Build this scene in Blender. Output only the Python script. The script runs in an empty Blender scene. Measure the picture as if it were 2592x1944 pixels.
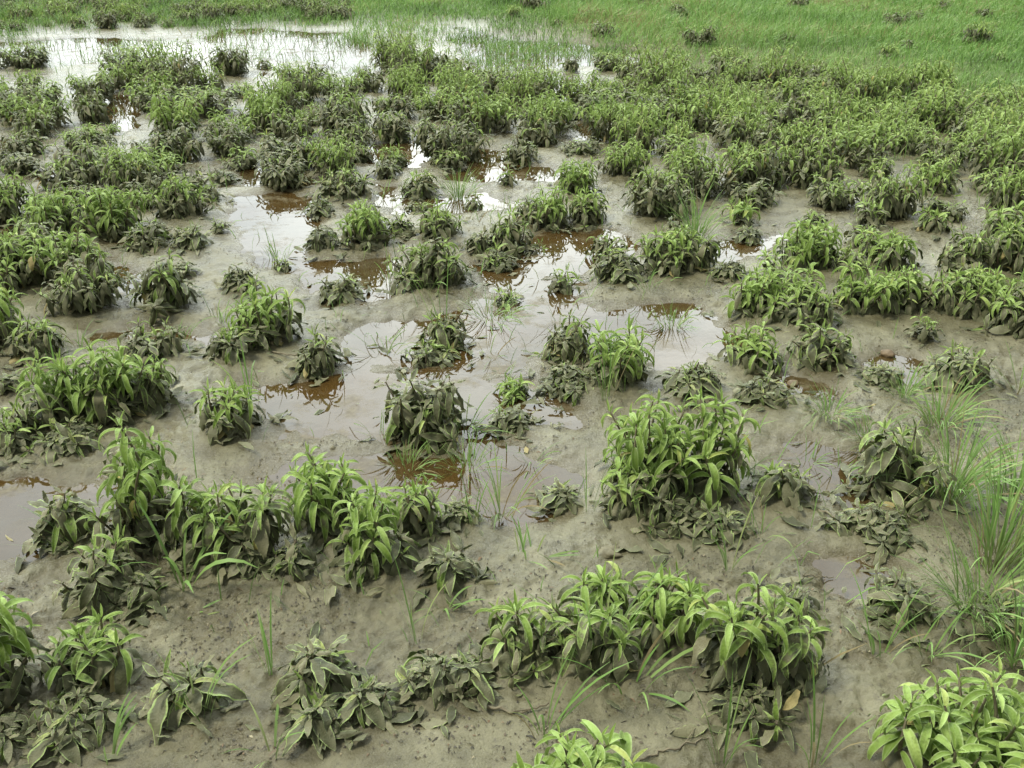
import bpy, math, random
import numpy as np
from math import radians as R
random.seed(7); rng = np.random.default_rng(11)
sc = bpy.context.scene
col = sc.collection

# ------------------------------------------------------------------ camera, world, sun, exposure
CAM_H, PITCH, FPX = 1.5, R(27.4), 2437.0
cam = bpy.data.objects.new('camera', bpy.data.cameras.new('camera')); col.objects.link(cam)
cam.location = (0, 0, CAM_H); cam.rotation_euler = (math.pi/2 - PITCH, 0, 0)
cam.data.sensor_width = 36; cam.data.lens = 36*FPX/2592
cam.data.clip_start = 0.02; cam.data.clip_end = 3000
sc.camera = cam
SUN_EL, SUN_AZ = R(58), R(-105)         # azimuth from +Y (ahead) towards +X
w = bpy.data.worlds.new('World'); sc.world = w; w.use_nodes = True
nt = w.node_tree; N = nt.nodes; L = nt.links
bg = N['Background']; bg.inputs['Strength'].default_value = 0.12
sky = N.new('ShaderNodeTexSky'); sky.sky_type = 'NISHITA'; sky.sun_disc = False
sky.sun_elevation = SUN_EL; sky.sun_rotation = SUN_AZ; sky.dust_density = 2.0; sky.air_density = 1.2
tc = N.new('ShaderNodeTexCoord'); mp = N.new('ShaderNodeMapping'); mp.inputs['Scale'].default_value = (1.0, 1.0, 2.6)
nz = N.new('ShaderNodeTexNoise'); nz.inputs['Scale'].default_value = 2.3; nz.inputs['Detail'].default_value = 7; nz.inputs['Roughness'].default_value = .58
rp = N.new('ShaderNodeValToRGB'); rp.color_ramp.elements[0].position = .34; rp.color_ramp.elements[1].position = .66
rp.color_ramp.elements[0].color = (.7, .7, .7, 1); rp.color_ramp.elements[1].color = (1, 1, 1, 1)
cl = N.new('ShaderNodeValToRGB'); cl.color_ramp.elements[0].position = .38; cl.color_ramp.elements[1].position = .74
cl.color_ramp.elements[0].color = (4.7, 5.1, 5.0, 1); cl.color_ramp.elements[1].color = (12.2, 12.8, 12.2, 1)
mx = N.new('ShaderNodeMix'); mx.data_type = 'RGBA'
L.new(tc.outputs['Generated'], mp.inputs['Vector']); L.new(mp.outputs[0], nz.inputs['Vector'])
L.new(nz.outputs[0], rp.inputs[0]); L.new(nz.outputs[0], cl.inputs[0])
L.new(rp.outputs[0], mx.inputs[0]); L.new(sky.outputs[0], mx.inputs[6]); L.new(cl.outputs[0], mx.inputs[7]); 
# the cloud deck is made brighter low in the sky ahead to whiten the puddle reflections
dt = N.new('ShaderNodeVectorMath'); dt.operation = 'DOT_PRODUCT'; dt.inputs[1].default_value = (-.20, .865, .46)
mr = N.new('ShaderNodeMapRange'); mr.interpolation_type = 'SMOOTHERSTEP'
for i_, v_ in ((1, .45), (2, .98), (3, .46), (4, 4.9)): mr.inputs[i_].default_value = v_
L.new(tc.outputs['Generated'], dt.inputs[0]); L.new(dt.outputs['Value'], mr.inputs[0])
vm = N.new('ShaderNodeVectorMath'); vm.operation = 'SCALE'; L.new(mx.outputs[2], vm.inputs[0]); L.new(mr.outputs[0], vm.inputs['Scale']); 
sz = N.new('ShaderNodeSeparateXYZ'); L.new(tc.outputs['Generated'], sz.inputs[0])
hr = N.new('ShaderNodeMapRange'); L.new(sz.outputs[2], hr.inputs[0])
for i_, v_ in ((1, .04), (2, .30), (3, .38), (4, 1.)): hr.inputs[i_].default_value = v_
vm2 = N.new('ShaderNodeVectorMath'); vm2.operation = 'SCALE'; L.new(vm.outputs[0], vm2.inputs[0]); L.new(hr.outputs[0], vm2.inputs['Scale']); L.new(vm2.outputs[0], bg.inputs[0])
sl = bpy.data.lights.new('sun', 'SUN'); sl.energy = 2.9; sl.angle = R(12); sl.color = (1, .97, .82)
sun = bpy.data.objects.new('sun', sl); col.objects.link(sun)
sd = (math.sin(SUN_AZ)*math.cos(SUN_EL), math.cos(SUN_AZ)*math.cos(SUN_EL), math.sin(SUN_EL))
from mathutils import Vector, Matrix, Euler
sun.rotation_euler = Vector(sd).to_track_quat('Z', 'Y').to_euler()
sc.view_settings.view_transform = 'Standard'; sc.view_settings.look = 'None'; sc.view_settings.gamma = 1
sc.view_settings.exposure = 0.14
sc.cycles.max_bounces = 8; sc.cycles.transparent_max_bounces = 8

# ------------------------------------------------------------------ photo -> ground (view of 2212 x 1659)
K = 2592/2212; CP, SP = math.cos(PITCH), math.sin(PITCH)
def ground(x, y):
    dx = (np.asarray(x, float)*K - 1296)/FPX; dy = (972 - np.asarray(y, float)*K)/FPX
    rz = dy*CP - SP; ry = dy*SP + CP
    t = CAM_H/(-rz)
    return dx*t, ry*t
def pix(X, Y):
    f = Y*CP + CAM_H*SP; u = Y*SP - CAM_H*CP
    f = np.maximum(f, 1e-3)
    return (X/f*FPX + 1296)/K, (972 - u/f*FPX)/K

def hsh(ix, iy, s):
    h = (ix.astype(np.int64)*374761393 + iy.astype(np.int64)*668265263 + s*1274126177) & 0xffffffff
    h = ((h ^ (h >> 13))*1274126177) & 0xffffffff
    return ((h ^ (h >> 16)) & 0xffff)/65535.0
def vnoise(x, y, s=0):
    ix = np.floor(x); iy = np.floor(y); fx = x-ix; fy = y-iy
    fx = fx*fx*fx*(fx*(fx*6-15)+10); fy = fy*fy*fy*(fy*(fy*6-15)+10)
    a = hsh(ix, iy, s); b = hsh(ix+1, iy, s); c = hsh(ix, iy+1, s); d = hsh(ix+1, iy+1, s)
    return (a+(b-a)*fx)*(1-fy) + (c+(d-c)*fx)*fy - .5
def fbm(x, y, o=4, s=0):
    r = 0; a = 1
    for i in range(o):
        r = r + a*vnoise(x*(2**i)+i*17.3, y*(2**i)-i*9.1, s+i); a *= .5
    return r

# ------------------------------------------------------------------ puddles (outlines on the ground)
PUD = [
 [(-140,96),(60,90),(180,80),(300,85),(420,96),(480,62),(560,62),(640,66),(760,72),(815,95),(812,140),(760,172),(700,152),(640,132),(570,166),(540,150),(420,152),(380,172),(300,132),(200,142),(140,142),(60,124),(-140,124)],
 [(985,58),(1030,66),(1100,92),(1180,90),(1280,98),(1370,112),(1380,134),(1280,142),(1180,152),(1250,178),(1100,178),(1030,164),(985,112)],
 [(1190,176),(1340,180),(1350,202),(1280,216),(1200,212)],
 [(212,205),(270,200),(316,214),(306,272),(270,292),(225,268)], [(140,192),(205,194),(225,212),(170,220)],
 [(-60,296),(14,300),(18,330),(-60,336)], [(1225,262),(1305,264),(1315,304),(1235,308)],
 [(786,312),(930,312),(966,340),(900,368),(774,352)], [(1012,322),(1100,326),(1186,360),(1210,388),(1100,398),(1005,392),(978,350)],
 [(815,398),(880,424),(980,424),(1060,398),(1110,440),(1020,456),(900,460),(836,444)], [(500,366),(660,368),(704,390),(650,404),(520,398)],
 [(510,425),(640,416),(700,430),(690,480),(654,500),(648,560),(600,578),(520,548),(480,500)], [(590,566),(850,570),(860,640),(700,654),(640,622)],
 [(70,366),(220,372),(230,392),(90,390)], [(-60,492),(80,496),(90,528),(-60,534)], [(250,508),(300,512),(300,552),(256,552)],
 [(1145,492),(1300,486),(1410,508),(1340,548),(1270,562),(1258,592),(1180,602),(1125,560)], [(1026,580),(1160,590),(1250,612),(1210,654),(1060,622)],
 [(196,610),(262,580),(314,606),(306,642),(220,654)], [(170,714),(300,702),(430,708),(520,712),(545,742),(440,758),(300,754),(180,742)],
 [(736,742),(800,700),(900,690),(1010,652),(1160,648),(1330,668),(1500,660),(1585,680),(1575,765),(1490,806),(1410,846),(1376,790),(1200,722),(1150,752),(1060,792),(990,812),(900,800),(820,792),(736,784)],
 [(545,850),(640,834),(760,818),(1000,812),(1225,842),(1232,912),(1070,922),(1000,942),(800,946),(610,942),(566,896)],
 [(640,1000),(770,986),(900,988),(1100,1000),(1300,998),(1300,1072),(1210,1092),(1160,1112),(1040,1120),(980,1092),(860,1062),(690,1044)],
 [(-120,1062),(60,1040),(160,1058),(270,1072),(290,1112),(130,1134),(92,1182),(-120,1204)],
 [(1585,968),(1700,952),(1780,958),(1890,946),(1905,1000),(1840,1056),(1760,1064),(1640,1012)],
 [(1660,806),(1760,810),(1770,846),(1680,850)], [(1896,786),(1976,790),(1980,830),(1905,830)],
 [(1810,1222),(1890,1226),(1905,1270),(1840,1286)], [(1530,528),(1690,520),(1700,556),(1560,566)],
 [(0,0),(0,0),(0,0)],
]
PW = [np.stack(ground([p[0] for p in P], [p[1] for p in P]), 1) for P in PUD[:-1]]
def pud_sdf(X, Y):           # positive inside, metres
    out = np.full(X.shape, -1.0)
    for P in PW:
        lo = P.min(0)-.5; hi = P.max(0)+.5
        m = (X > lo[0]) & (X < hi[0]) & (Y > lo[1]) & (Y < hi[1])
        if not m.any(): continue
        x = X[m]; y = Y[m]; d = np.full(x.shape, 9.0); ins = np.zeros(x.shape, bool)
        for i in range(len(P)):
            a = P[i]; b = P[(i+1) % len(P)]; e = b-a
            t = np.clip(((x-a[0])*e[0]+(y-a[1])*e[1])/(e@e+1e-9), 0, 1)
            d = np.minimum(d, np.hypot(x-a[0]-t*e[0], y-a[1]-t*e[1]))
            c = ((a[1] > y) != (b[1] > y)) & (x < (b[0]-a[0])*(y-a[1])/(b[1]-a[1]+1e-12)+a[0])
            ins ^= c
        out[m] = np.maximum(out[m], np.where(ins, d, -d))
    return out
def sstep(a, b, x):
    t = np.clip((x-a)/(b-a), 0, 1); return t*t*(3-2*t)
MOUNDS = []
def height(X, Y, fine=True):
    X = np.asarray(X, float); Y = np.asarray(Y, float)
    d = pud_sdf(X, Y) + .15*fbm(X*3.1, Y*3.1, 5, 5) + .07*fbm(X*11, Y*14, 3, 15) - .058
    base = .014 + .012*fbm(X*1.4, Y*1.4, 3, 1) + .010*fbm(X*6, Y*6, 3, 2)
    if fine:
        rough = sstep(-.1, .35, fbm(X*1.7+9, Y*1.7, 3, 8))
        base = base + .011*fbm(X*24, Y*24, 3, 3)*(.35+rough) + .0075*(.2+rough)*fbm(X*70, Y*70, 2, 4)
    base = np.maximum(base, .003 + .25*np.abs(base))
    base = base + .005
    s = sstep(-.20, .10, d)
    h = base*(1-s) + s*(-.022 + .006*fbm(X*5, Y*5, 3, 6))
    far = sstep(13, 60, Y)
    return h + far*1.2*np.maximum(0, fbm(X*.02, Y*.02, 2, 9)+.3) + .35*sstep(5, 11, X+.0*Y)*sstep(6, 16, Y)

# ------------------------------------------------------------------ mesh helper
def mesh(name, V, F, attr=None, mats=(), smooth=True, mi=None):
    V = np.asarray(V, np.float32); F = np.asarray(F, np.int32); k = F.shape[1]
    me = bpy.data.meshes.new(name)
    me.vertices.add(len(V)); me.vertices.foreach_set('co', V.ravel())
    me.loops.add(F.size); me.loops.foreach_set('vertex_index', F.ravel())
    me.polygons.add(len(F)); me.polygons.foreach_set('loop_start', np.arange(0, F.size, k, dtype=np.int32))
    if mi is not None: me.polygons.foreach_set('material_index', np.asarray(mi, np.int32))
    if smooth: me.polygons.foreach_set('use_smooth', np.ones(len(F), bool))
    if attr is not None:
        a = me.color_attributes.new('tint', 'FLOAT_COLOR', 'POINT'); a.data.foreach_set('color', np.asarray(attr, np.float32).ravel())
    for m in mats: me.materials.append(m)
    me.update(); me.validate()
    return me
def obj(name, me, parent=None, loc=(0, 0, 0), rot=None, scale=None):
    o = bpy.data.objects.new(name, me); col.objects.link(o); o.parent = parent; o.location = loc
    if rot is not None: o.rotation_euler = rot
    if scale is not None: o.scale = scale
    return o
def tag(o, label=None, cat=None, group=None, kind=None):
    for k, v in (('label', label), ('category', cat), ('group', group), ('kind', kind)):
        if v: o[k] = v
    return o
class Acc:
    def __init__(s): s.V = []; s.F = []; s.A = []; s.n = 0
    def add(s, V, F, A): s.V.append(V); s.F.append(np.asarray(F)+s.n); s.A.append(A); s.n += len(V)
    def get(s): return np.concatenate(s.V), np.concatenate(s.F), np.concatenate(s.A)

# ------------------------------------------------------------------ materials
def mat(name):
    m = bpy.data.materials.new(name); m.use_nodes = True; n = m.node_tree.nodes
    return m, n, m.node_tree.links, n['Principled BSDF']
def node(n, t, **kw):
    x = n.new(t)
    for k, v in kw.items(): setattr(x, k, v)
    return x
def noise(n, l, vec, scale, detail=4, rough=.55):
    x = n.new('ShaderNodeTexNoise'); x.inputs['Scale'].default_value = scale; x.inputs['Detail'].default_value = detail; x.inputs['Roughness'].default_value = rough
    if vec is not None: l.new(vec, x.inputs['Vector'])
    return x.outputs[0]
def ramp(n, l, src, stops):
    x = n.new('ShaderNodeValToRGB'); e = x.color_ramp.elements
    while len(e) < len(stops): e.new(.5)
    for i, (p, c) in enumerate(stops):
        e[i].position = p; e[i].color = (*c, 1) if not isinstance(c, float) else (c, c, c, 1)
    l.new(src, x.inputs[0]); return x.outputs[0]
def mixc(n, l, f, a, b, mode='MIX'):
    x = n.new('ShaderNodeMix'); x.data_type = 'RGBA'; x.blend_type = mode
    for s, v in ((0, f), (6, a), (7, b)):
        if isinstance(v, (int, float)): x.inputs[s].default_value = v
        elif isinstance(v, tuple): x.inputs[s].default_value = (*v, 1)
        else: l.new(v, x.inputs[s])
    return x.outputs[2]
def mth(n, l, op, a, b=None, clamp=False):
    x = n.new('ShaderNodeMath'); x.operation = op; x.use_clamp = clamp
    for i, v in enumerate((a, b)):
        if v is None: continue
        if isinstance(v, (int, float)): x.inputs[i].default_value = v
        else: l.new(v, x.inputs[i])
    return x.outputs[0]
def mrange(n, l, v, a, b, c=0., d=1.):
    x = n.new('ShaderNodeMapRange'); l.new(v, x.inputs[0])
    for i, q in enumerate((a, b, c, d)): x.inputs[i+1].default_value = q
    return x.outputs[0]

def leaf_material():
    m, n, l, p = mat('sage_leaf')
    at = node(n, 'ShaderNodeAttribute', attribute_name='tint'); sp = n.new('ShaderNodeSeparateColor'); l.new(at.outputs['Color'], sp.inputs[0])
    mud, acr, rnd = sp.outputs[0], sp.outputs[1], sp.outputs[2]; along = at.outputs['Alpha']
    tco = n.new('ShaderNodeTexCoord').outputs['Object']
    oi = n.new('ShaderNodeObjectInfo').outputs['Random']
    green = ramp(n, l, rnd, [(0., (.12, .19, .028)), (.45, (.235, .355, .068)), (.8, (.375, .52, .145)), (1., (.44, .46, .12))])
    rim = mrange(n, l, acr, .66, 1.0)
    green = mixc(n, l, mth(n, l, 'MULTIPLY', rim, .65), green, (.50, .60, .30))
    green = mixc(n, l, mrange(n, l, noise(n, l, tco, 75, 5, .7), .52, .66, 0., .55), green, (.13, .155, .045))
    rib = mrange(n, l, acr, .10, .0)
    green = mixc(n, l, mth(n, l, 'MULTIPLY', rib, .35), green, (.30, .40, .15))
    back = n.new('ShaderNodeNewGeometry').outputs['Backfacing']
    green = mixc(n, l, mth(n, l, 'MULTIPLY', back, .55), green, (.30, .37, .17))
    m1 = noise(n, l, tco, 55, 4, .6)
    mudc = ramp(n, l, noise(n, l, tco, 30, 5), [(.3, (.050, .048, .026)), (.52, (.090, .084, .050)), (.72, (.170, .156, .102))])
    mudc = mixc(n, l, mrange(n, l, rnd, .7, 1., 0., .4), mudc, (.24, .20, .10))
    mudc = mixc(n, l, mrange(n, l, rnd, .15, .55, .6, 0.), mudc, (.036, .034, .018))
    mudc = mixc(n, l, mrange(n, l, rnd, .55, .80, 0., .5), mudc, (.22, .205, .145))
    # how much mud covers the leaf here
    f = mth(n, l, 'ADD', mth(n, l, 'MULTIPLY', mud, 1.55), mth(n, l, 'MULTIPLY', mth(n, l, 'SUBTRACT', m1, .5), 2.1))
    f = mth(n, l, 'SUBTRACT', f, mth(n, l, 'MULTIPLY', rim, 1.0))
    f = mrange(n, l, f, .38, .78)
    c = mixc(n, l, mth(n, l, 'MULTIPLY', f, .93), green, mudc)
    yl = mrange(n, l, rnd, .965, .985)
    c = mixc(n, l, mth(n, l, 'MULTIPLY', yl, .6), c, (.42, .33, .12))
    l.new(c, p.inputs['Base Color'])
    p.inputs['Roughness'].default_value = .62
    l.new(mrange(n, l, m1, .35, .65, .48, .74), p.inputs['Roughness'])
    p.inputs['Specular IOR Level'].default_value = .35
    p.inputs['Sheen Weight'].default_value = .12; p.inputs['Sheen Roughness'].default_value = .5; p.inputs['Sheen Tint'].default_value = (.8, .9, .7, 1)
    bp = n.new('ShaderNodeBump'); bp.inputs['Strength'].default_value = .55; bp.inputs['Distance'].default_value = .0016
    v = n.new('ShaderNodeTexVoronoi'); v.inputs['Scale'].default_value = 230; l.new(tco, v.inputs['Vector'])
    l.new(v.outputs['Distance'], bp.inputs['Height']); l.new(bp.outputs[0], p.inputs['Normal'])
    tr = n.new('ShaderNodeBsdfTranslucent'); l.new(mixc(n, l, .5, c, (.22, .34, .04)), tr.inputs[0])
    ms = n.new('ShaderNodeMixShader'); l.new(mrange(n, l, f, 0, 1, .26, .03), ms.inputs[0])
    l.new(p.outputs[0], ms.inputs[1]); l.new(tr.outputs[0], ms.inputs[2]); l.new(ms.outputs[0], n['Material Output'].inputs[0])
    return m
LEAF = leaf_material()

def simple(name, stops, scale, rough=.8, bump=0., spec=.3):
    m, n, l, p = mat(name); tco = n.new('ShaderNodeTexCoord').outputs['Object']
    l.new(ramp(n, l, noise(n, l, tco, scale, 5), stops), p.inputs['Base Color'])
    p.inputs['Roughness'].default_value = rough; p.inputs['Specular IOR Level'].default_value = spec
    if bump:
        b = n.new('ShaderNodeBump'); b.inputs['Strength'].default_value = bump; b.inputs['Distance'].default_value = .003
        l.new(noise(n, l, tco, scale*3, 4), b.inputs['Height']); l.new(b.outputs[0], p.inputs['Normal'])
    return m
STEM = simple('muddy_stem', [(.3, (.12, .10, .065)), (.7, (.24, .21, .14))], 60, .75, .4)
STONE = simple('brown_stone', [(.3, (.12, .085, .05)), (.7, (.22, .16, .095))], 40, .55, .5)
CLOD = simple('dark_clod', [(.3, (.11, .10, .06)), (.7, (.21, .19, .12))], 50, .6, .6)

def grass_material():
    m, n, l, p = mat('grass_blade')
    at = node(n, 'ShaderNodeAttribute', attribute_name='tint'); sp = n.new('ShaderNodeSeparateColor'); l.new(at.outputs['Color'], sp.inputs[0])
    c = ramp(n, l, sp.outputs[2], [(0., (.07, .12, .025)), (.42, (.17, .32, .07)), (.8, (.29, .46, .13)), (.93, (.38, .43, .17)), (1., (.32, .26, .13))])
    c = mixc(n, l, sp.outputs[1], c, (.20, .085, .06))        # reddish bases
    c = mixc(n, l, sp.outputs[0], c, (.17, .155, .105))        # mud
    l.new(c, p.inputs['Base Color']); p.inputs['Roughness'].default_value = .5; p.inputs['Specular IOR Level'].default_value = .35
    tr = n.new('ShaderNodeBsdfTranslucent'); l.new(c, tr.inputs[0])
    ms = n.new('ShaderNodeMixShader'); ms.inputs[0].default_value = .3
    l.new(p.outputs[0], ms.inputs[1]); l.new(tr.outputs[0], ms.inputs[2]); l.new(ms.outputs[0], n['Material Output'].inputs[0])
    return m
GRASS = grass_material()

def mud_material():
    m, n, l, p = mat('wet_mud'); geo = n.new('ShaderNodeNewGeometry'); pos = geo.outputs['Position']
    s = n.new('ShaderNodeSeparateXYZ'); l.new(pos, s.inputs[0])
    big = noise(n, l, pos, 1.3, 5, .6); mid = noise(n, l, pos, 9, 6, .65); fin = noise(n, l, pos, 70, 5, .7)
    c = ramp(n, l, big, [(.30, (.092, .084, .042)), (.48, (.158, .146, .082)), (.66, (.245, .230, .142))])
    c = mixc(n, l, .55, c, ramp(n, l, mid, [(.34, (.058, .052, .026)), (.5, (.160, .148, .084)), (.66, (.280, .262, .165))]))
    # dark flecks of rotting litter bedded in the silt
    fl = mrange(n, l, fin, .54, .64); clus = mrange(n, l, mid, .44, .58)
    c = mixc(n, l, mth(n, l, 'MULTIPLY', mth(n, l, 'MULTIPLY', fl, clus), .55), c, (.075, .062, .045))
    wet = mrange(n, l, mth(n, l, 'ADD', s.outputs[2], mth(n, l, 'MULTIPLY', mth(n, l, 'SUBTRACT', mid, .5), .02)), .020, .003)
    c = mixc(n, l, mth(n, l, 'MULTIPLY', wet, .70), c, (.105, .084, .044))
    # low green cover far off
    far = mrange(n, l, s.outputs[1], 11.5, 15.0); side = mrange(n, l, mth(n, l, 'ADD', s.outputs[0], mth(n, l, 'MULTIPLY', s.outputs[1], .45)), 6.2, 9.0)
    far = mth(n, l, 'MAXIMUM', far, side)
    gcol = ramp(n, l, noise(n, l, pos, 3, 6, .7), [(.3, (.055, .095, .028)), (.5, (.085, .165, .040)), (.7, (.14, .24, .06))])
    c = mixc(n, l, mth(n, l, 'MULTIPLY', far, mrange(n, l, noise(n, l, pos, 5, 5, .7), .3, .5, .55, .95)), c, gcol)
    l.new(c, p.inputs['Base Color'])
    r0 = ramp(n, l, mid, [(.38, .24), (.6, .60)])
    r0 = mixc(n, l, mrange(n, l, big, .42, .56, .0, .6), r0, (.20, .20, .20))
    cov = mrange(n, l, mth(n, l, 'ADD', s.outputs[0], mth(n, l, 'MULTIPLY', s.outputs[1], .45)), 4.6, 6.6)
    cov = mth(n, l, 'MAXIMUM', cov, far)
    l.new(mixc(n, l, cov, mixc(n, l, wet, r0, (.15, .15, .15)), (1., 1., 1.)), p.inputs['Roughness'])
    l.new(mrange(n, l, cov, 0, 1, .5, .05), p.inputs['Specular IOR Level'])
    b1 = n.new('ShaderNodeBump'); b1.inputs['Strength'].default_value = .8; b1.inputs['Distance'].default_value = .010
    l.new(noise(n, l, pos, 42, 7, .68), b1.inputs['Height'])
    b2 = n.new('ShaderNodeBump'); b2.inputs['Strength'].default_value = .7; b2.inputs['Distance'].default_value = .003
    l.new(noise(n, l, pos, 240, 4, .7), b2.inputs['Height']); l.new(b1.outputs[0], b2.inputs['Normal']); l.new(b2.outputs[0], p.inputs['Normal'])
    return m
MUD = mud_material()

def water_material():
    m, n, l, p = mat('muddy_water'); pos = n.new('ShaderNodeNewGeometry').outputs['Position']
    c = ramp(n, l, noise(n, l, pos, 2.5, 5, .6), [(.3, (.086, .047, .012)), (.7, (.078, .060, .028))])
    df = n.new('ShaderNodeBsdfDiffuse'); l.new(c, df.inputs[0]); tp = n.new('ShaderNodeBsdfTransparent'); tp.inputs[0].default_value = (.72, .60, .42, 1)
    body = n.new('ShaderNodeMixShader'); body.inputs[0].default_value = .22; l.new(df.outputs[0], body.inputs[1]); l.new(tp.outputs[0], body.inputs[2])
    gl = n.new('ShaderNodeBsdfGlossy'); gl.inputs['Roughness'].default_value = .015
    fr = n.new('ShaderNodeFresnel'); fr.inputs['IOR'].default_value = 1.55
    b = n.new('ShaderNodeBump'); b.inputs['Strength'].default_value = .10; b.inputs['Distance'].default_value = .004
    l.new(noise(n, l, pos, 14, 3, .5), b.inputs['Height'])
    l.new(b.outputs[0], gl.inputs['Normal']); l.new(b.outputs[0], fr.inputs['Normal'])
    scum = mth(n, l, 'MULTIPLY', mrange(n, l, noise(n, l, pos, 7, 7, .68), .50, .62), mrange(n, l, noise(n, l, pos, 2.2, 3, .5), .42, .56))
    sd_ = n.new('ShaderNodeBsdfDiffuse'); l.new(ramp(n, l, noise(n, l, pos, 60, 5, .7), [(.35, (.10, .08, .045)), (.6, (.19, .165, .105))]), sd_.inputs[0])
    b2 = n.new('ShaderNodeMixShader'); l.new(mth(n, l, 'MULTIPLY', scum, .85), b2.inputs[0]); l.new(body.outputs[0], b2.inputs[1]); l.new(sd_.outputs[0], b2.inputs[2])
    ms = n.new('ShaderNodeMixShader'); l.new(mth(n, l, 'MULTIPLY', fr.outputs[0], mrange(n, l, scum, 0, 1, 1, .35)), ms.inputs[0]); l.new(b2.outputs[0], ms.inputs[1]); l.new(gl.outputs[0], ms.inputs[2])
    l.new(ms.outputs[0], n['Material Output'].inputs[0]); return m
WATER = water_material()

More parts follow.
